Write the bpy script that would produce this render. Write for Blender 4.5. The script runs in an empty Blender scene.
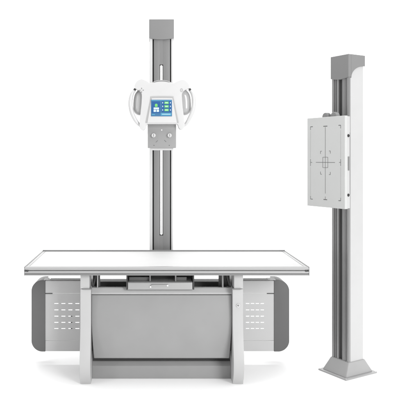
import bpy, bmesh, math, random
from mathutils import Vector, Matrix
random.seed(4)
C = bpy.context.scene.collection
F, VX, VY, HC = 615.0, 147.0, 158.0, 1.602      # focal length in photo px, vanishing point, camera height

def X(px, Y): return (px - VX) * Y / F
def Z(py, Y): return HC - (py - VY) * Y / F

# ------------------------------------------------------------------ materials
def mat(name, col, rough=.5, metal=0., spec=.5, bump=0., bscale=200., var=0., brushed=None, coat=0., emit=0.):
    m = bpy.data.materials.new(name); m.use_nodes = True
    nt = m.node_tree; b = nt.nodes['Principled BSDF']
    c = (col, col, col * 1.0) if isinstance(col, (int, float)) else col
    b.inputs['Base Color'].default_value = (*c, 1)
    b.inputs['Roughness'].default_value = rough
    b.inputs['Metallic'].default_value = metal
    b.inputs['Specular IOR Level'].default_value = spec
    b.inputs['Coat Weight'].default_value = coat
    tc = nt.nodes.new('ShaderNodeTexCoord')
    mp = nt.nodes.new('ShaderNodeMapping'); nt.links.new(tc.outputs['Object'], mp.inputs[0])
    if brushed: mp.inputs['Scale'].default_value = brushed
    n = nt.nodes.new('ShaderNodeTexNoise'); n.inputs['Scale'].default_value = bscale
    n.inputs['Detail'].default_value = 3
    nt.links.new(mp.outputs[0], n.inputs['Vector'])
    if var:
        r = nt.nodes.new('ShaderNodeMapRange')
        r.inputs['To Min'].default_value = max(0, rough - var); r.inputs['To Max'].default_value = min(1, rough + var)
        nt.links.new(n.outputs['Fac'], r.inputs['Value']); nt.links.new(r.outputs[0], b.inputs['Roughness'])
        mx = nt.nodes.new('ShaderNodeMapRange')
        mx.inputs['From Min'].default_value = .3; mx.inputs['From Max'].default_value = .7
        mx.inputs['To Min'].default_value = 1 - var * .35; mx.inputs['To Max'].default_value = 1 + var * .2
        n2 = nt.nodes.new('ShaderNodeTexNoise'); n2.inputs['Scale'].default_value = 6 if not brushed else bscale
        nt.links.new(mp.outputs[0], n2.inputs['Vector'])
        nt.links.new(n2.outputs['Fac'], mx.inputs['Value'])
        vm = nt.nodes.new('ShaderNodeVectorMath'); vm.operation = 'SCALE'
        vm.inputs[0].default_value = c
        nt.links.new(mx.outputs[0], vm.inputs['Scale']); nt.links.new(vm.outputs[0], b.inputs['Base Color'])
    if bump:
        bp = nt.nodes.new('ShaderNodeBump'); bp.inputs['Strength'].default_value = bump; bp.inputs['Distance'].default_value = .0006
        nt.links.new(n.outputs['Fac'], bp.inputs['Height']); nt.links.new(bp.outputs[0], b.inputs['Normal'])
    if emit:
        b.inputs['Emission Color'].default_value = (*c, 1); b.inputs['Emission Strength'].default_value = emit
    return m

M = {}
M['backdrop'] = mat('white_backdrop', (.94, .94, .94), .8, spec=.1)
M['white'] = mat('white_powder_coat', .57, .38, bump=.08, bscale=900, var=.06)
M['pad'] = mat('white_laminate', .55, .6, var=.05)
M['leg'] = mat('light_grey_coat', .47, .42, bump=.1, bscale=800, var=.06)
M['panel'] = mat('mid_grey_coat', .29, .38, bump=.08, bscale=800, var=.10)
M['housing'] = mat('pale_grey_coat', .50, .45, bump=.1, bscale=800, var=.05)
M['dark'] = mat('dark_grey_coat', .11, .42, bump=.12, bscale=900, var=.08)
M['cap'] = mat('grey_plastic', .21, .45, bump=.1, bscale=900, var=.05)
M['black'] = mat('black_rubber', .02, .6)
M['slot'] = mat('dark_recess', .05, .6)
M['beam'] = mat('beam_grey', .12, .5, var=.05)
M['alu'] = mat('brushed_aluminium', .40, .42, metal=.5, var=.12, brushed=(.6, 60, 60), bscale=14)
M['alud'] = mat('anodised_grey', .24, .38, metal=.35, var=.08, brushed=(60, 60, .6), bscale=14)
M['extr'] = mat('anodised_extrusion', .30, .42, metal=.5, var=.08, brushed=(60, 60, .6), bscale=14)
M['cover'] = mat('off_white_cover', .50, .4, bump=.08, bscale=900, var=.05)
M['foot'] = mat('foot_grey_coat', .35, .4, bump=.1, bscale=800, var=.06)
M['steel'] = mat('steel', .7, .25, metal=1.)
M['scale'] = mat('scale_strip', .8, .4)
M['board'] = mat('detector_cover', (.52, .525, .52), .5, bump=.08, bscale=700, var=.03)
M['ink'] = mat('grey_ink', .11, .6)
M['inkl'] = mat('pale_ink', .3, .6)
M['glossg'] = mat('glossy_grey', .40, .22, var=.05, coat=.3)
M['s_blue'] = mat('screen_blue', (.05, .145, .28), .2, emit=.14)
M['s_deep'] = mat('screen_deep_blue', (.02, .09, .25), .2, emit=.14)
M['s_teal'] = mat('screen_teal', (.07, .28, .42), .2, emit=.15)
M['s_green'] = mat('screen_green', (.14, .46, .12), .2, emit=.2)
M['s_white'] = mat('screen_white', (.5, .62, .7), .2, emit=.15)

# ------------------------------------------------------------------ mesh builder
class MB:
    def __init__(s): s.bm = bmesh.new(); s.mats = []
    def _m(s, m):
        if m is None and s.mats: m = "_"
        if m is None: m = "_"
        if m not in s.mats: s.mats.append(m)
        return s.mats.index(m)
    def prism(s, pts, a0, a1, axis='y', m=None, bev=0., seg=3):
        """pts 2-D outline; extruded along axis. axis y: pts=(x,z); x: (y,z); z: (x,y)"""
        def v(p, a):
            if axis == 'y': return (p[0], a, p[1])
            if axis == 'x': return (a, p[0], p[1])
            return (p[0], p[1], a)
        t = bmesh.new()
        A = [t.verts.new(v(p, a0)) for p in pts]; B = [t.verts.new(v(p, a1)) for p in pts]
        n = len(pts)
        t.faces.new(A); t.faces.new(B[::-1])
        for i in range(n): t.faces.new((A[i], B[i], B[(i+1) % n], A[(i+1) % n]))
        bmesh.ops.recalc_face_normals(t, faces=t.faces)
        if bev:
            ed = [e for e in t.edges if len(e.link_faces) == 2 and e.calc_face_angle() > .5]
            bmesh.ops.bevel(t, geom=ed, offset=bev, segments=seg, profile=.5 if seg > 4 else .6, affect='EDGES', clamp_overlap=True)
        s.add(t, m)
    def box(s, x0, x1, y0, y1, z0, z1, m=None, bev=0.):
        s.prism([(x0, z0), (x1, z0), (x1, z1), (x0, z1)], y0, y1, 'y', m, bev)
    def add(s, t, m):
        i = s._m(m)
        for f in t.faces: f.material_index = i
        me = bpy.data.meshes.new('t'); t.to_mesh(me); t.free()
        k = len(s.bm.faces); s.bm.from_mesh(me); bpy.data.meshes.remove(me)
        s.bm.faces.ensure_lookup_table()
        for f in s.bm.faces[k:]: f.material_index = i
    def cyl(s, c, r, h, axis='y', m=None, seg=40, bev=0., r2=None):
        pts = [(math.cos(2*math.pi*k/seg), math.sin(2*math.pi*k/seg)) for k in range(seg)]
        r2 = r if r2 is None else r2
        t = bmesh.new()
        def v(p, a, q):
            if axis == 'y': return (c[0]+p[0]*q, c[1]+a, c[2]+p[1]*q)
            if axis == 'x': return (c[0]+a, c[1]+p[0]*q, c[2]+p[1]*q)
            return (c[0]+p[0]*q, c[1]+p[1]*q, c[2]+a)
        A = [t.verts.new(v(p, 0, r)) for p in pts]; B = [t.verts.new(v(p, h, r2)) for p in pts]
        t.faces.new(A); t.faces.new(B[::-1])
        for i in range(seg): t.faces.new((A[i], B[i], B[(i+1) % seg], A[(i+1) % seg]))
        bmesh.ops.recalc_face_normals(t, faces=t.faces)
        if bev:
            ed = [e for e in t.edges if e.calc_face_angle() > .8]
            bmesh.ops.bevel(t, geom=ed, offset=bev, segments=3, profile=.6, affect='EDGES', clamp_overlap=True)
        s.add(t, m)
    def ring(s, c, R, r, m=None, axis='y', seg=32, s2=8, sx=1., sz=1.):
        t = bmesh.new(); V = []
        for i in range(seg):
            a = 2*math.pi*i/seg; row = []
            for j in range(s2):
                b = 2*math.pi*j/s2; q = R + r*math.cos(b)
                row.append(t.verts.new((c[0]+q*math.cos(a)*sx, c[1]+r*math.sin(b), c[2]+q*math.sin(a)*sz)))
            V.append(row)
        for i in range(seg):
            for j in range(s2):
                t.faces.new((V[i][j], V[(i+1) % seg][j], V[(i+1) % seg][(j+1) % s2], V[i][(j+1) % s2]))
        bmesh.ops.recalc_face_normals(t, faces=t.faces)
        s.add(t, m)
    def tube(s, path, rx, ry, m=None, seg=16, taper=True):
        """sweep an ellipse (rx in plane, ry along y) on a smooth path lying near an xz plane"""
        P = catmull([Vector(p) for p in path], 8); t = bmesh.new(); V = []
        n = len(P)
        for i, p in enumerate(P):
            d = (P[min(i+1, n-1)] - P[max(i-1, 0)]).normalized()
            yv = Vector((0, 1, 0)); yv = (yv - d*yv.dot(d)).normalized(); w = d.cross(yv)
            f = 1.
            if taper: f = .75 + .35*math.sin(math.pi*i/(n-1))
            V.append([t.verts.new(p + w*rx*f*math.cos(2*math.pi*k/seg) + yv*ry*math.sin(2*math.pi*k/seg)) for k in range(seg)])
        for i in range(n-1):
            for k in range(seg): t.faces.new((V[i][k], V[i+1][k], V[i+1][(k+1) % seg], V[i][(k+1) % seg]))
        t.faces.new(V[0]); t.faces.new(V[-1][::-1])
        bmesh.ops.recalc_face_normals(t, faces=t.faces)
        s.add(t, m)
    def build(s, name, m, parent=None, smooth=True):
        me = bpy.data.meshes.new(name)
        off = parent_origin(parent) if parent is not None and not s.__dict__.get('local') else Vector((0, 0, 0))
        for v in s.bm.verts: v.co -= off
        s.bm.to_mesh(me); s.bm.free()
        base = M[m]
        if s.mats:
            for k in s.mats: me.materials.append(M[k] if k != '_' else base)
        else: me.materials.append(base)
        if smooth:
            me.polygons.foreach_set('use_smooth', [True]*len(me.polygons))
            me.set_sharp_from_angle(angle=math.radians(32))
        o = bpy.data.objects.new(name, me); C.objects.link(o)
        if parent is not None: o.parent = parent
        return o
def LMB():
    b = MB(); b.local = True; return b
def parent_origin(p):
    v = Vector((0, 0, 0))
    while p is not None:
        v += p.location; p = p.parent
    return v
def catmull(P, n):
    out = []
    Q = [P[0]*2-P[1]] + P + [P[-1]*2-P[-2]]
    for i in range(1, len(Q)-2):
        a, b, c, d = Q[i-1:i+3]
        for k in range(n):
            t = k/n
            out.append(.5*((2*b)+(c-a)*t+(2*a-5*b+4*c-d)*t*t+(3*b-a-3*c+d)*t**3))
    out.append(P[-1]); return out
def smooth2(pts, n=6):
    """closed smooth outline through pts"""
    N = len(pts); out = []
    P = [Vector((p[0], p[1])) for p in pts]
    for i in range(N):
        a, b, c, d = P[i-1], P[i], P[(i+1) % N], P[(i+2) % N]
        sharp = len(pts[i]) > 2 or len(pts[(i+1) % N]) > 2
        for k in range(n if not sharp else 1):
            t = k/n
            q = .5*((2*b)+(c-a)*t+(2*a-5*b+4*c-d)*t*t+(3*b-a-3*c+d)*t**3) if not sharp else b
            out.append((q.x, q.y))
    return out
def thing(name, label, cat, loc, rz=0, group=None):
    o = bpy.data.objects.new(name, None); C.objects.link(o)
    o.location = loc; o.rotation_euler = (0, 0, rz); o['label'] = label; o['category'] = cat
    o.empty_display_size = .2
    if group: o['group'] = group
    return o
def rrect(x0, x1, z0, z1, r, corners=(1, 1, 1, 1), n=8):
    """corners: bl, br, tr, tl"""
    out = []
    for (cx, cz, a0, on, px, pz) in ((x0+r, z0+r, 180, corners[0], x0, z0), (x1-r, z0+r, 270, corners[1], x1, z0),
                             (x1-r, z1-r, 0, corners[2], x1, z1), (x0+r, z1-r, 90, corners[3], x0, z1)):
        if not on: out.append((px, pz)); continue
        for k in range(n+1):
            a = math.radians(a0+90*k/n); out.append((cx+r*math.cos(a), cz+r*math.sin(a)))
    return out

# ------------------------------------------------------------------ setting: a white sweep of paper
t = bmesh.new(); prof = [(-6, 0), (11, 0)]
for k in range(1, 17):
    a = math.pi/2*k/16; prof.append((11+3*math.sin(a), 3-3*math.cos(a)))
prof.append((14, 9))
rows = [[t.verts.new((x, y, z)) for (y, z) in prof] for x in (-14, 14)]
for i in range(len(prof)-1): t.faces.new((rows[0][i], rows[1][i], rows[1][i+1], rows[0][i+1]))
me = bpy.data.meshes.new('floor'); t.to_mesh(me); t.free(); me.materials.append(M['backdrop'])
me.polygons.foreach_set('use_smooth', [True]*len(me.polygons))
o = bpy.data.objects.new('floor', me); C.objects.link(o); o['kind'] = 'structure'

# ------------------------------------------------------------------ 1. examination table
YF, YB = 4.308, 5.08
TX0, TX1 = X(24, YF), X(309.5, YF); ZT = Z(267, YF)
tb = thing('examination_table', 'long white flat table top on grey pedestal with two legs, slotted side panels below', 'x-ray table', ((TX0+TX1)/2, 4.68, 0))
b = MB(); b.box(TX0+.030, TX1-.030, YF+.030, YB-.030, ZT-.030, ZT-.0035, bev=.002); b.build('tabletop', 'pad', tb)
# front rail: aluminium extrusion with grooves, profile in (y, z)
def railprof(s, y0):
    P = [(0.000, -.0095), (.006, -.001), (.0095, 0), (.030, 0), (.030, -.060), (.003, -.060), (.001, -.058), (.001, -.051),
         (.006, -.049), (.006, -.046), (.000, -.044), (.000, -.033), (.002, -.031), (.005, -.028), (.005, -.024), (.001, -.021), (0, -.019)]
    return [(y0 + s*p[0], ZT + p[1]) for p in P]
b = MB(); b.prism(railprof(1, YF), TX0+.004, TX1-.004, 'x'); fr = b.build('front_rail', 'alu', tb)
b = MB(); b.box(TX0+.006, TX1-.006, YF-.0005+.0055, YF+.0062, ZT-.0275, ZT-.0245); b.box(TX0+.006, TX1-.006, YF+.0055, YF+.0065, ZT-.0488, ZT-.0462)
b.box(TX0+.006, TX1-.006, YF+.0002, YF+.003, ZT-.0595, ZT-.0515)
b.build('groove_trim', 'cap', fr)
b = MB(); b.prism(railprof(-1, YB), TX0+.004, TX1-.004, 'x'); b.box(TX0+.006, TX1-.006, YB-.0305, YB-.0290, ZT-.0030, ZT+.0085, bev=.0005); b.build('rear_rail', 'cap', tb)
for s, x in ((1, TX0), (-1, TX1)):
    b = MB(); b.box(min(x+s*.0045, x+s*.030), max(x+s*.0045, x+s*.030), YF+.0305, YB-.0305, ZT-.058, ZT-.0008, bev=.002); sr = b.build('side_rail', 'alu', tb)
    b = MB(); b.box(min(x+s*.0046, x+s*.0105), max(x+s*.0046, x+s*.0105), YF+.012, YB-.012, ZT-.0012, ZT+.0022, bev=.0006); b.build('edge_strip', 'cap', sr)
    b = MB(); b.box(min(x, x+s*.0042)-.0025*(s<0)*0, max(x, x+s*.0042), YF-.001, YB+.001, ZT-.061, ZT+.001, bev=.001); b.build('end_plate', 'cap', sr)
    for k, dx in enumerate((.010, .024)):
        b = MB(); b.cyl((x+s*dx, YF-.003, ZT-.026-.002*k), .0062, .004, 'y', seg=20, bev=.0008); b.build('end_screw', 'slot', fr)
# legs
LY = 4.36
def leg(px0, px1):
    x0, x1 = X(px0, LY), X(px1, LY)
    mid = (x0+x1)/2; inner = 1 if mid < .1 else -1
    b = MB()
    zt, zs = ZT-.0605, Z(289.3, LY)
    xa, xb = x0, x1
    # top block
    if inner == 1: b.box(x0, x1-.010, LY+.004, LY+.34, zs+.004, zt, bev=.002)
    else: b.box(x0+.010, x1, LY+.004, LY+.34, zs+.004, zt, bev=.002)
    # main blade, side profile (y, z)
    fp_ = catmull([Vector(v) for v in ((LY+.004, zs, 0), (LY+.004, .50, 0), (LY+.002, .42, 0), (LY-.012, .33, 0), (LY-.036, .24, 0), (LY-.052, .16, 0), (LY-.042, .08, 0), (LY-.006, .015, 0), (LY, 0, 0))], 5)
    pr = [(LY+.46, 0), (LY+.47, .03), (LY+.42, .12), (LY+.38, .25), (LY+.36, .45), (LY+.36, zs)] + [(v.x, v.y) for v in fp_]
    b.prism(pr, x0, x1, 'x', bev=.004)
    return b.build('leg', 'leg', tb), x0, x1, zs
l1, a0, a1, zs = leg(80.3, 90.8)
l2, c0, c1, _ = leg(232.8, 243.2)
for lg, xs in ((l1, (a0+.006, a1+.004)), (l2, (c0-.004, c1-.006))):
    b = MB(); b.box(xs[0]+.012 if lg is l1 else xs[0], xs[1] if lg is l1 else xs[1]-.012, LY-.002, LY+.02, zs-.003, zs+.006, bev=.001); b.build('shelf_clip', 'cap', lg)
kx, kz = X(238.2, LY), Z(305.5, LY)
b = MB(); b.cyl((kx, LY-.004, kz), .012, .012, 'y', bev=.002, m='_'); b.cyl((kx, LY-.007, kz), .0065, .004, 'y', m='slot', seg=24)
b.box(kx-.0015, kx+.0015, LY-.0085, LY-.0068, kz-.005, kz+.005, m='steel'); b.build('lock', 'steel', l2)
# central front panel with a sloped top lip
PY = 4.405
px0, px1 = a1+.0005, c0-.0005
zt2, zb2 = Z(291, PY), Z(358, PY)
b = MB()
zm = Z(318, PY)
side = lambda xe, sg: [(xe+sg*(.0 if t == 0 else .0165*(t/10)**1.6), zm+(zb2-zm)*t/10) for t in range(11)]
t = bmesh.new(); NR, NC = 28, 4; G = []
zl_ = Z(295.5, PY); ztop_ = Z(288.8, PY)
def prow(z):
    k = 0 if z >= zm else .0165*((zm-z)/(zm-zb2))**1.6
    u = (zl_-z)/(zl_-zb2)
    return px0+k, px1-k, PY-.012*math.sin(math.pi*min(1, max(0, u)))**1.0 + .006*u
zs_ = [zl_-(zl_-zb2)*i/NR for i in range(NR+1)]
for z in zs_:
    a, c_, y_ = prow(z); G.append([(a, PY+.06, z), (a, y_+.008, z), (a+.003, y_+.002, z), (a+.009, y_, z), (c_-.009, y_, z), (c_-.003, y_+.002, z), (c_, y_+.008, z), (c_, PY+.06, z)])
def shift(row, dy, z): return [(p[0], min(p[1]+dy, PY+.06), z) for p in row]
top = [shift(G[0], .058, zl_+.006), shift(G[0], .006, zl_+.004)]
bot = [shift(G[-1], .004, zb2-.004), shift(G[-1], .012, zb2-.007), shift(G[-1], .055, zb2-.008)]
V = [[t.verts.new(p) for p in row] for row in top+G+bot]
for a in range(len(V)-1):
    for k in range(7): t.faces.new((V[a][k], V[a+1][k], V[a+1][k+1], V[a][k+1]))
bmesh.ops.recalc_face_normals(t, faces=t.faces)
if sum(f.normal.y for f in t.faces) > 0: bmesh.ops.reverse_faces(t, faces=t.faces)
b.add(t, None)
b.build('front_panel', 'panel', tb)
b = MB(); b.prism([(PY+.008, zl_+.0065), (PY+.060, zl_+.0065), (PY+.060, ztop_+.002), (PY+.040, ztop_+.002), (PY+.030, ztop_), (PY+.006, zl_+.016)], px0, px1, 'x', bev=.003); b.build('panel_lip', 'leg', tb)  # lighter coat than the panel, brightens the lip where the tabletop shades it
b = MB(); b.box(px0, px1, PY+.062, PY+.10, zb2+.03, zt2-.01); b.box(px0, px1, 4.52, 4.60, Z(366, 4.47)-.02, zb2+.03)  # second box is a dark strip painting the shade under the panel
b.build('pedestal_body_gap_shade', 'beam', tb)
b = MB(); b.prism([(4.466, 0), (4.515, 0), (4.515, Z(362, 4.47)+.002), (4.490, Z(362, 4.47)), (4.466, Z(366, 4.466))], px0, px1, 'x', bev=.002); b.build('plinth', 'panel', tb)
# gussets beside the legs
for s, xx in ((1, a1), (-1, c0)):
    w = .054 if s == 1 else .082
    b = MB(); z0 = zt2+.012; z1 = ZT-.062
    b.box(min(xx+s*.001, xx+s*w), max(xx+s*.001, xx+s*w), LY+.16, LY+.17, z0, z1)
    b.prism([(xx+s*.001-(.0 if s == 1 else 0), z0), (xx+s*.012, z0), (xx+s*.042, z1), (xx+s*.030, z1)], LY+.10, LY+.155, 'y', m='slot')
    b.box(min(xx+s*w*.7, xx+s*(w*.7+.005)), max(xx+s*w*.7, xx+s*(w*.7+.005)), LY+.08, LY+.158, z0, z1, m='leg')
    b.build('gusset', 'beam', tb)
# cross beam + long rear rails + side housings
WY = 4.75
wz1, wz0 = Z(280, WY), Z(351.5, WY)
b = MB(); b.box(a1-.02, c0+.02, WY-.03, WY+.07, Z(289.5, WY)-.05, Z(281, WY), bev=.003); b.build('cross_beam', 'beam', tb)
for s, (e, cpx, ins, vx) in ((-1, (31.5, 45.3, 84, (54.3, 61.3, 68.3, 75.3))), (1, (289.2, 274, 239, (246.0, 250.9, 255.8, 260.7)))):
    xe, xc, xi = X(e, WY), X(cpx, WY), X(ins, WY)
    x0, x1 = min(xc, xi), max(xc, xi)
    hz = wz1-.004
    zl1, zl2 = Z(293.6, WY), Z(340.5, WY)
    b = MB()
    # upper cover, middle slotted cover (built from strips round real slots), lower cover
    b.box(x0, x1, WY, WY+.075, zl1+.0015, hz-.002, bev=.002)
    b.box(x0, x1, WY, WY+.075, wz0+.002, zl2-.001, bev=.002)
    rowz = [Z(y, WY) for y in (303.6, 310, 316.3, 322.5, 328.6)]
    hh = .0030
    wv = .031 if s == -1 else .026
    cols = [(X(v, WY), X(v, WY)+wv) for v in vx if X(v, WY)+wv < x1 - .001 or s == 1]
    zc = zl2+.001
    for rz in sorted(rowz):
        b.box(x0, x1, WY+.001, WY+.006, zc, rz-hh)
        xx = x0
        for (u0, u1) in cols:
            b.box(xx, u0, WY+.001, WY+.006, rz-hh, rz+hh); xx = u1
        b.box(xx, x1, WY+.001, WY+.006, rz-hh, rz+hh)
        zc = rz+hh
    b.box(x0, x1, WY+.001, WY+.006, zc, zl1)
    hs = b.build('side_housing', 'housing', tb, smooth=False)
    b = MB()
    cx0, cx1 = (xe, xc) if s == -1 else (xc, xe)
    if s == -1:
        b.box(X(70.6, WY), X(72.4, WY), WY+.012, WY+.03, rowz[4]-.01, rowz[1]-.01); b.build('inner_strut', 'slot', hs); b = MB()
    cr = (1, 0, 0, 1) if s == -1 else (0, 1, 1, 0)
    b.prism(rrect(cx0, cx1, wz0, wz1, .085, cr, 14), WY-.004, WY+.16, 'y', bev=.003); b.build('end_cap', 'dark', hs)
    b = MB(); d = -s
    b.box(min(xc, xc+d*.055), max(xc, xc+d*.055), WY-.003, WY+.004, zl1-.002, zl1+.004, m='slot')
    b.build('latch', 'slot', hs)
    b = MB(); b.box(min(xc+d*.035, xi), max(xc+d*.035, xi), WY-.012, WY+.05, wz1-.001, wz1+.0055, bev=.001); b.build('guide_strip', 'cap', hs)
    b = MB(); q0, q1 = (xc-.010, xc+.028) if s == -1 else (xc-.05, xc+.01)
    b.box(q0, q1, WY-.012, WY+.05, wz1+.001, wz1+.008, bev=.002); b.build('guide_stop', 'housing', hs)
b = MB(); b.box(X(92, WY), X(232, WY), WY+.076, WY+.15, wz0+.02, wz1-.02); b.build('rear_beam', 'beam', tb)
# detector tray under the top
TY = 4.40
b = MB(); tx0, tx1 = X(128, TY), X(192.3, TY)
b.prism([(TY-.012, Z(282.6, TY)), (TY-.006, Z(281.8, TY)), (TY+.40, Z(281.8, TY)), (TY+.40, Z(288, TY)), (TY, Z(290, TY)), (TY-.012, Z(289, TY))], tx0, tx1, 'x', bev=.0015)
tr = b.build('detector_tray', 'alu', tb)
b = MB()
for q in (126.3, 192.8):
    x0 = X(q, TY); b.box(x0, x0+.010, TY-.005, TY+.40, Z(289.5, TY), ZT-.062, bev=.001)
b.box(X(127.8, TY), X(192.6, TY), TY+.12, TY+.13, Z(281.7, TY), ZT-.062)
b.build('tray_bracket', 'slot', tr)
for q in (149.5, 175.2):
    b = MB(); x0 = X(q, TY); b.box(x0, x0+.009, TY+.02, TY+.11, Z(281.7, TY), ZT-.062); b.build('divider', 'panel', tr)
for qa, qb in ((129, 149), (177, 187)):
    b = MB(); b.box(X(qa, TY), X(qb, TY), TY+.05, TY+.06, Z(281.7, TY), Z(278.6, TY)); b.build('grid_frame', 'cap', tr)
b = MB(); b.box(X(151, TY), X(168, TY), TY-.020, TY-.010, Z(284.6, TY)-.006, Z(284.6, TY)+.004, bev=.003); b.build('handle', 'alu', tr)
for q, zq in ((150.5, 286.3), (167.5, 285.0)):
    b = MB(); b.cyl((X(q, TY), TY-.022, Z(zq, TY)), .006, .012, 'y', seg=20, bev=.001); b.build('knob', 'scale', tr)

# ------------------------------------------------------------------ 2. tube stand
CY = 5.16
st = thing('x_ray_tube_stand', 'tall slim white and grey column behind the table carrying a control head with blue screen', 'x-ray tube stand', (X(161.3, CY), CY+.08, 0))
k = CY/F
x0, x1 = X(149.6, CY), X(173.1, CY); ztop = Z(38, CY); zc = Z(19.4, CY)
b = MB()
b.box(x0, X(152.5, CY), CY, CY+.16, .012, ztop, bev=.003); b.box(X(171.2, CY), x1, CY, CY+.16, .012, ztop, bev=.003)
b.box(X(152.5, CY)-.001, X(171.2, CY)+.001, CY+.025, CY+.155, .012, ztop-.001, m='slot')
col = b.build('column', 'white', st)
b = MB(); xa, xb = X(153.9, CY), X(170.0, CY); s0, s1 = X(160.0, CY), X(162.8, CY); zA, zB = Z(65, CY), Z(235, CY)
b.box(xa, s0-.003, CY+.004, CY+.0246, .012, ztop, bev=.001); b.box(s1+.003, xb, CY+.004, CY+.0246, .012, ztop, bev=.001)
b.box(s0-.003, s1+.003, CY+.004, CY+.0246, .012, zB-.004); b.box(s0-.003, s1+.003, CY+.004, CY+.0246, zA+.004, ztop)
b.build('front_cover', 'alud', col)
r = (s1-s0)/2
b = MB(); b.prism(rrect(s0+.001, s1-.001, zB, zA, r*.95), CY+.006, CY+.012, 'y', m='_')
z = zB+.02; i = 0
while z < zA-.02:
    b.box((s0+s1)/2-(.004 if i % 5 else .007), (s0+s1)/2+.004, CY+.0052, CY+.0062, z, z+.0012, m='inkl'); z += .01; i += 1
b.build('height_scale', 'scale', col)
b = MB(); cx0, cx1 = X(149.1, CY-.01), X(174.1, CY-.01)
zc0 = Z(38.2, CY)
pts = [(cx0, zc), (cx0, zc0)] + [(cx0+(cx1-cx0)*(t/12), zc0-.013*math.sin(math.pi*t/12)**.8) for t in range(1, 12)] + [(cx1, zc0), (cx1, zc)]
b.prism(pts, CY-.010, CY+.17, 'y', bev=.003); b.build('top_cap', 'cap', st)
b = MB(); b.box(x0-.06, x1+.06, CY-.03, CY+.26, 0, .012, bev=.003); b.build('base_plate', 'dark', st)

HY = 4.56     # head front plane
def hp(p, Y=HY): return (X(p[0], Y), Z(p[1], Y)) + tuple(p[2:])
# carriage + arm
b = MB(); b.box(X(150, CY)-.02, X(173, CY)+.02, CY-.07, CY-.004, Z(135, CY), Z(92, CY), bev=.01)
b.cyl((X(162, 4.9), 4.74, Z(108, 4.9)), .075, .36, 'y'); b.build('support_arm', 'cap', st)
# swivel disc
b = MB(); b.cyl((X(161.7, 4.66), 4.665, Z(100.2, 4.66)), 20.3*4.66/F, .085, 'y', m='_', seg=96, bev=.006)
b.ring((X(161.7, 4.66), 4.664, Z(100.2, 4.66)), 19.6*4.66/F, .0025, m='cap', seg=96); b.build('swivel_disc', 'white', st)
# tube housing barrel behind the plate
def lathe_x(b, cx, cy, cz, prof, m=None, seg=48, sq=1.):
    t = bmesh.new(); V = []
    for (dx, r) in prof:
        V.append([t.verts.new((cx+dx, cy+r*math.cos(2*math.pi*k/seg), cz+r*sq*math.sin(2*math.pi*k/seg))) for k in range(seg)])
    for i in range(len(prof)-1):
        for k in range(seg): t.faces.new((V[i][k], V[i+1][k], V[i+1][(k+1) % seg], V[i][(k+1) % seg]))
    t.faces.new(V[0]); t.faces.new(V[-1][::-1]); bmesh.ops.recalc_face_normals(t, faces=t.faces); b.add(t, m)
TYC = 4.66; kk = TYC/F
b = MB()
# outline of the tube shroud seen from the front: tapered shoulders, flat bottom
sh = [(133.2, 115.3, 1), (132.9, 108), (133.2, 100), (134.5, 94), (137.5, 90), (142, 88), (150, 87), (162, 86.6), (174, 87), (182, 88), (187, 90), (190, 94), (191.2, 100), (191.5, 108), (191.2, 115.3, 1)]
b.prism(smooth2([(X(p[0], 4.60), Z(p[1], 4.60)) + tuple(p[2:]) for p in sh]), 4.585, 4.80, 'y', bev=.05, seg=10)
b.build('tube_housing', 'glossg', st)
# front plate: the A shaped fascia
out = [(150.5, 82.9), (156, 82.2), (162, 82.0), (168, 82.2), (173.5, 82.9), (177.5, 81.2), (182.5, 79.6), (186.6, 81.4), (189.2, 84.8), (189.6, 87.6), (187.0, 89.2), (184.0, 90.8), (182.0, 94), (182.2, 101),
       (183.0, 110), (184.4, 120), (184.6, 126), (182.2, 129.6), (179.4, 128.6), (177.8, 124.6), (176.9, 124.1, 1), (147.6, 124.1, 1), (146.4, 125), (145.2, 128.4), (142.6, 130.4), (139.8, 127.4), (139.6, 121), (140.8, 110),
       (141.6, 101), (141.6, 94), (139.6, 90.8), (137.0, 89.4), (134.8, 87.8), (134.8, 84.6), (137.2, 80.9), (141.3, 79.0), (146.4, 80.8)]
b = MB(); b.prism(smooth2([hp(p) for p in out]), HY, HY+.075, 'y', bev=.010)
fp = b.build('fascia', 'white', st)
# recessed bezel frame: trapezoid, its grey edge and the light inner plate
tz = [(152.2, 96.4), (171.6, 96.4), (173.4, 98.0), (174.6, 103), (178.6, 122.8, 1), (145.6, 122.8, 1), (149.6, 103), (150.6, 98.0)]
inn = [(152.8, 98.2), (171.1, 98.2), (172.4, 99.2), (173.4, 104), (176.9, 122.9, 1), (147.3, 122.9, 1), (150.6, 104), (151.7, 99.2)]
b = MB(); b.prism(smooth2([hp(p) for p in tz]), HY-.004, HY+.002, 'y', m='glossg', bev=.0012)
b.prism(smooth2([hp(p) for p in inn]), HY-.0075, HY-.001, 'y', m='white', bev=.0015)
b.build('screen_bezel', 'white', fp)
def rect(b, xa, ya, xb, yb, Ya, Yb, m, bev=0): b.box(X(xa, HY), X(xb, HY), Ya, Yb, Z(yb, HY), Z(ya, HY), m=m, bev=bev)
b = MB(); y = HY-.0105
rect(b, 151.0, 99.9, 171.9, 116.4, y, HY-.007, 's_blue', .0008)
rect(b, 151.6, 101.6, 160.2, 113.2, y-.0006, y+.001, 's_deep'); rect(b, 161.6, 101.0, 171.3, 112.4, y-.0006, y+.001, 's_deep')
rect(b, 151.4, 100.3, 171.5, 100.9, y-.0006, y+.001, 's_teal'); rect(b, 160.8, 113.2, 171.3, 115.6, y-.0006, y+.001, 's_teal')
rect(b, 152.0, 114.1, 155.0, 115.0, y-.0006, y+.001, 's_teal')
for yy in (102.9, 106.5, 110.1):
    rect(b, 164.4, yy-1.15, 168.6, yy+1.15, y-.0012, y, 's_green')
    rect(b, 165.2, yy-.3, 167.8, yy+.3, y-.0016, y-.001, 's_white')
    for q in (162.3, 170.0): rect(b, q, yy-.7, q+.7, yy+.7, y-.0012, y, 's_white')
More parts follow.
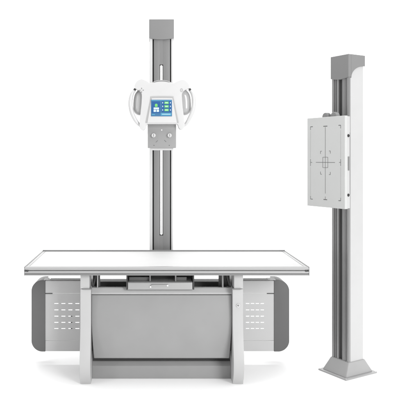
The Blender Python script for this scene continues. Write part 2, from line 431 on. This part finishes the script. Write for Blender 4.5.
c_, z_ = X(156.2, HY), Z(105.2, HY)
b.cyl((c_, y-.0013, z_), .0105, .001, 'y', m='s_green', seg=20)
rect(b, 154.9, 105.6, 157.5, 107.0, y-.0012, y, 's_green')
rect(b, 153.6, 107.6, 159.0, 109.4, y-.0012, y, 's_white'); rect(b, 153.6, 109.8, 156.0, 112.0, y-.0012, y, 's_white'); rect(b, 156.6, 109.8, 159.0, 112.0, y-.0012, y, 's_white')
rect(b, 162.0, 114.1, 170.4, 114.6, y-.0012, y, 's_white')
b.build('screen', 's_blue', fp)
# marks on the lobes
b = MB(); cx, cz = X(141.6, HY), Z(90.2, HY); e = .0012
for dx, dz in ((1, 0), (-1, 0), (0, 1), (0, -1)):
    px, pz = cx+dx*.013, cz+dz*.014
    b.prism([(px+dx*.0045, pz+dz*.0045), (px-dx*.002+dz*.0042, pz-dz*.002+dx*.0042), (px-dx*.002-dz*.0042, pz-dz*.002-dx*.0042)], HY-e, HY+.001, 'y')
    b.box(cx+dx*.007-.0012, cx+dx*.007+.0012, HY-e, HY+.001, cz+dz*.007-.0012, cz+dz*.007+.0012)
b.build('arrow_mark', 'ink', fp)
b = MB(); b.ring((X(181.5, HY), HY-.0005, Z(90.2, HY)), .0105, .0014, seg=28, sx=.8, sz=1.1); b.box(X(181.5, HY)-.001, X(181.5, HY)+.001, HY-e, HY+.001, Z(90.2, HY)-.004, Z(90.2, HY)+.004); b.build('rotate_mark', 'inkl', fp)
# handles
GY = 4.60
for s in (-1, 1):
    c = 162.2
    if s == -1: path = [(135.0, 89.6), (132.6, 93), (131.0, 98), (130.5, 104.5), (131.6, 111.5), (134.2, 118), (137.4, 123), (140.6, 126)]
    else: path = [(189.6, 89.6), (192.0, 93), (193.5, 98), (193.7, 104.5), (192.4, 111.5), (189.6, 118), (186.8, 123), (183.6, 126)]
    b = MB(); b.tube([(X(p[0], GY), GY-.012*math.sin(math.pi*i/7), Z(p[1], GY)) for i, p in enumerate(path)], .0150, .020)
    h = b.build('handle', 'white', st)
    b = MB(); q = path[0]; b.cyl((X(q[0]+s*.2, GY), GY-.022, Z(q[1]+.1, GY)), .0095, .04, 'y', bev=.002, seg=24); b.build('grip_joint', 'slot', h)
    b = MB(); q = path[6]; b.cyl((X(q[0]+s*.2, GY), GY-.02, Z(q[1], GY)), .0085, .035, 'y', bev=.002, seg=24); b.build('grip_button', 'cap', h)
# collimator
KY = 4.60
b = MB(); b.box(X(147.7, KY), X(176.2, KY), KY, KY+.20, Z(148, KY), Z(123, KY), bev=.004); co = b.build('collimator', 'panel', st)
b = MB(); b.box(X(150.5, KY), X(173.5, KY), KY+.02, KY+.18, Z(150, KY), Z(148, KY)); b.build('beam_window', 'white', co)
for q in (153.6, 169.6):
    b = MB(); b.cyl((X(q, KY), KY-.020, Z(135.4, KY)), .0145, .020, 'y', bev=.002, r2=.0165, m='_'); b.box(X(q, KY)-.002, X(q, KY)+.002, KY-.0225, KY-.019, Z(135.4, KY)-.010, Z(135.4, KY)+.010, m='cap'); b.build('knob', 'white', co)
b = MB(); b.cyl((X(161.6, KY), KY-.004, Z(130, KY)), .0065, .005, 'y', seg=20, bev=.001); b.build('lamp_button', 'white', co)
b = MB()
for (q, w, sl) in ((156.8, 141.4, 1), (165.2, 141.0, -1)):
    b = MB(); cx, cz = X(q, KY), Z(w, KY); b.prism([(cx-.008, cz-.006*sl), (cx-.006, cz-.008*sl), (cx+.008, cz+.006*sl), (cx+.006, cz+.008*sl)], KY-.001, KY+.002, 'y'); b.build('dial_mark', 'ink', co)
for q in (154.0, 169.3):
    b = MB(); b.cyl((X(q, KY), KY-.001, Z(145.4, KY)), .0036, .003, 'y', seg=16); b.build('screw', 'beam', co)
b = MB(); b.box(X(148.6, KY), X(175.3, KY), KY-.0012, KY+.001, Z(127, KY), Z(126.7, KY)); b.build('seam', 'cap', co)

# ------------------------------------------------------------------ 3. wall stand, local frame: x across the rail face, y into its depth
O = Vector((1.4345, 4.5684, 0)); RZ = math.radians(-60)
ws = thing('vertical_detector_stand', 'white upright column on flared grey foot with grey cap, holding a square detector board', 'detector stand', O, RZ)
W = .079; D = .159
z_top = Z(54, 4.5); zcb = Z(77, 4.5)
b = LMB()
b.box(-W, W, .020, D, .09, z_top-.03, m='_', bev=.006)
b.build('column', 'cover', ws)
def fx(f): return -W + 2*W*f
b = LMB()
pf = [(0, .000), (.13, .000), (.13, .010), (.17, .010), (.17, .002), (.22, .002), (.22, .012), (.27, .012), (.27, .002), (.40, .002), (.40, .019),
      (.62, .019), (.62, .002), (.72, .002), (.72, .004), (.82, .004), (.82, .014), (.88, .014), (.88, .0), (1, .0), (1, .0198), (0, .0198)]
b.prism([(fx(f), y) for f, y in pf], .09, z_top-.03, 'z')
rp = b.build('guide_rail', 'extr', ws, smooth=False)
b = LMB(); b.box(fx(.405), fx(.615), .0165, .0188, .09, z_top-.04); b.box(fx(.825), fx(.875), .0115, .0138, .09, z_top-.04); b.box(fx(.225), fx(.265), .0095, .0118, .09, z_top-.04)
b.build('rail_liner', 'slot', rp)
# cap: front block with curved lower edge, and side skirts that arch up towards the back
b = LMB(); g = .008
zz = z_top-.115
pts = [(-W-g, z_top)] + [(-W-g+(2*W+2*g)*t/14, zcb+.002-.012*math.sin(math.pi*t/14)) for t in range(15)] + [(W+g, z_top)]
b.prism(pts, -g, .022, 'y', bev=.003)
za = Z(66.8, 4.6)
arch = [(.0215, z_top), (.0215, zcb-.004)] + [(.0215+(D+g-.0215)*(1-math.cos(math.pi/2*t/14)), zcb-.004+(za-zcb+.004)*math.sin(math.pi/2*t/14)) for t in range(1, 15)] + [(D+g, z_top)]
b.prism(arch, W+.0005, W+g, 'x', bev=.0015); b.prism(arch, -W-g, -W-.0005, 'x', bev=.0015)
b.box(-W-g+.001, W+g-.001, .0225, D+g-.001, z_top-.028, z_top-.0008)
b.build('top_cap', 'cap', ws)
# flared foot
b = LMB()
bx0, bx1, by0, by1 = -.142, .128, -.079, .251
b.box(bx0, bx1, by0, by1, 0, .010, bev=.003)
t = bmesh.new(); q = .022
lo = [(bx0+q, by0+q), (bx1-q, by0+q), (bx1-q, by1-q), (bx0+q, by1-q)]; hi = [(-W-.006, -.006), (W+.006, -.006), (W+.006, D+.006), (-W-.006, D+.006)]
A = [t.verts.new((*p, .0095)) for p in lo]; B = [t.verts.new((*p, .106)) for p in hi]
t.faces.new(A[::-1]); t.faces.new(B)
for i in range(4): t.faces.new((A[i], A[(i+1) % 4], B[(i+1) % 4], B[i]))
bmesh.ops.recalc_face_normals(t, faces=t.faces)
bmesh.ops.bevel(t, geom=[e for e in t.edges], offset=.003, segments=2, affect='EDGES')
b.add(t, None)
ft = b.build('foot', 'foot', ws)
for p in ((bx0+.012, by0+.012), (bx1-.012, by0+.012), (bx1-.012, by1-.012), (bx0+.012, by1-.012)):
    b = LMB(); b.cyl((p[0], p[1], .009), .006, .005, 'z', seg=6); b.build('bolt', 'steel', ft)
# detector board
KX0, KX1, KY0, KY1 = -.196, .172, -.139, -.086
kz0, kz1 = 1.240, 1.903
b = LMB(); b.box(KX0, KX1, KY0, KY0+.030, kz0, kz1, bev=.0035); bd = b.build('detector_board', 'board', ws)
b = LMB(); b.box(KX0+.002, KX1-.001, KY0+.0305, KY1, kz0+.004, kz1-.004, bev=.003, m='_')
b.build('rear_shell', 'cover', bd)
b = LMB(); b.box(-.06, .06, KY1, -.004, kz0+.12, kz1-.12, bev=.004); b.build('carriage', 'cap', ws)
def board_x(px):
    Xr, Yr = 1.4006, 4.35
    a = (F*Xr-(px-VX)*Yr)/(.866*(px-VX)+.5*F); return KX1-a
def board_z(px, py):
    a = KX1-board_x(px); return Z(py, 4.35+.866*a)
b = LMB(); e0, e1 = KY0-.0008, KY0+.001
def hl(xa, xb, px, py, w=.0024, m='ink'): b.box(board_x(xa), board_x(xb), e0, e1, board_z(px, py)-w/2, board_z(px, py)+w/2, m=m)
def vl(px, ya, yb, w=.0024, m='ink', o=.0002): b.box(board_x(px)-w/2, board_x(px)+w/2, e0-o, e1, board_z(px, yb), board_z(px, ya), m=m)
cxp = 325.4
vl(cxp, 127, 193.5); hl(316, 335, cxp, 162.4, .003)
vl(322.9, 157.2, 167.6); vl(327.9, 157.2, 167.6); hl(322.9, 327.9, cxp, 157.2); hl(322.9, 327.9, cxp, 167.6)
for (cx, cy, sx, sy) in ((310.6, 126.8, 1, 1), (340.8, 125.2, -1, 1), (310.6, 199.0, 1, -1), (340.8, 200.8, -1, -1)):
    xa, xb = sorted((cx, cx+sx*2.2)); hl(xa, xb, cx, cy, .0045); ya, yb = sorted((cy, cy+sy*3.2)); vl(cx, ya, yb, .003)
hl(323.4, 327.4, cxp, 126.2, .0055); hl(323.6, 327.2, cxp, 199.6, .0055); vl(cxp, 196.5, 199.6)
for (cx, cy, sx, sy) in ((320.6, 151.2, 1, 1), (330.4, 150.9, -1, 1), (320.6, 174.2, 1, -1), (330.4, 174.6, -1, -1)):
    xa, xb = sorted((cx, cx+sx*1.3)); hl(xa, xb, cx, cy, .003); ya, yb = sorted((cy, cy+sy*2.6)); vl(cx, ya, yb, .0028)
for cx, d in ((310.6, 1), (340.8, -1)):
    vl(cx, 159.0, 166.0, .003); xa, xb = sorted((cx, cx+d*1.6)); hl(xa, xb, cx, 162.4, .003)
vl(310.6, 131, 158, .0012, 'inkl', 0); vl(310.6, 167, 195, .0012, 'inkl', 0); vl(340.8, 130, 158, .0012, 'inkl', 0); vl(340.8, 167, 197, .0012, 'inkl', 0)
b.build('alignment_mark', 'ink', bd)
# side hardware on the near edge
for zq in (Z(135.6, 4.36), Z(195.2, 4.36)):
    b = LMB(); b.cyl((KX1-.003, KY0+.034, zq), .0105, .006, 'x', seg=24, bev=.001); b.build('side_screw', 'black', bd)
b = LMB(); b.box(KX1-.003, KX1+.003, KY0+.031, KY0+.043, Z(170.5, 4.36), Z(156.5, 4.36), bev=.002); b.build('side_pull', 'cap', bd)
b = LMB(); b.box(KX1-.003, KX1+.0008, KY0+.0495, KY1-.001, kz0+.10, kz1-.12, bev=.001); b.build('edge_trim', 'cap', bd)
# two round grips on the upper edge
for px in (323.9, 332.2):
    cx = board_x(px)
    b = LMB(); b.cyl((cx, KY0+.012, kz1+.002), .0315, .036, 'y', bev=.008, seg=40, m='_')
    b.cyl((cx, KY0+.010, kz1+.002), .012, .004, 'y', seg=24, m='cap')
    b.build('round_grip', 'cap', bd)

# ------------------------------------------------------------------ light
w = bpy.data.worlds.new('World'); bpy.context.scene.world = w; w.use_nodes = True
bg = w.node_tree.nodes['Background']; bg.inputs[0].default_value = (1, 1, 1, 1); bg.inputs[1].default_value = .47
def area(name, loc, tgt, sx, sy, power):
    l = bpy.data.lights.new(name, 'AREA'); l.shape = 'RECTANGLE'; l.size = sx; l.size_y = sy; l.energy = power
    o = bpy.data.objects.new(name, l); C.objects.link(o); o.location = loc
    o.rotation_euler = (Vector(tgt)-Vector(loc)).to_track_quat('-Z', 'Y').to_euler(); return o
area('key_softbox', (5.2, -3.2, 3.6), (.6, 4.6, 1.0), 3, 3, 480)
area('added_strip_light', (-4.2, 1.2, 2.9), (.1, 4.6, 2.0), .5, 2.6, 32)  # unseen lamp added to put a highlight on the left tube housing
area('top_softbox', (.4, 5.2, 7.0), (.4, 5.4, 0), 13, 9, 640)
area('added_backdrop_light', (.5, 8.6, 6.8), (.5, 13.5, 2.4), 9, 2, 600)  # unseen lamp added to keep the backdrop sweep pure white

cam = bpy.data.cameras.new('Camera'); cam.sensor_width = 36; cam.lens = 36*F/400
cam.shift_x = (200-VX)/400; cam.shift_y = (VY-200)/400; cam.clip_end = 100; cam.clip_start = .05
co_ = bpy.data.objects.new('Camera', cam); C.objects.link(co_); co_.location = (0, 0, HC); co_.rotation_euler = (math.pi/2, 0, 0)
sc = bpy.context.scene; sc.camera = co_
sc.view_settings.view_transform = 'Standard'; sc.view_settings.look = 'None'; sc.view_settings.exposure = .12; sc.view_settings.gamma = 1
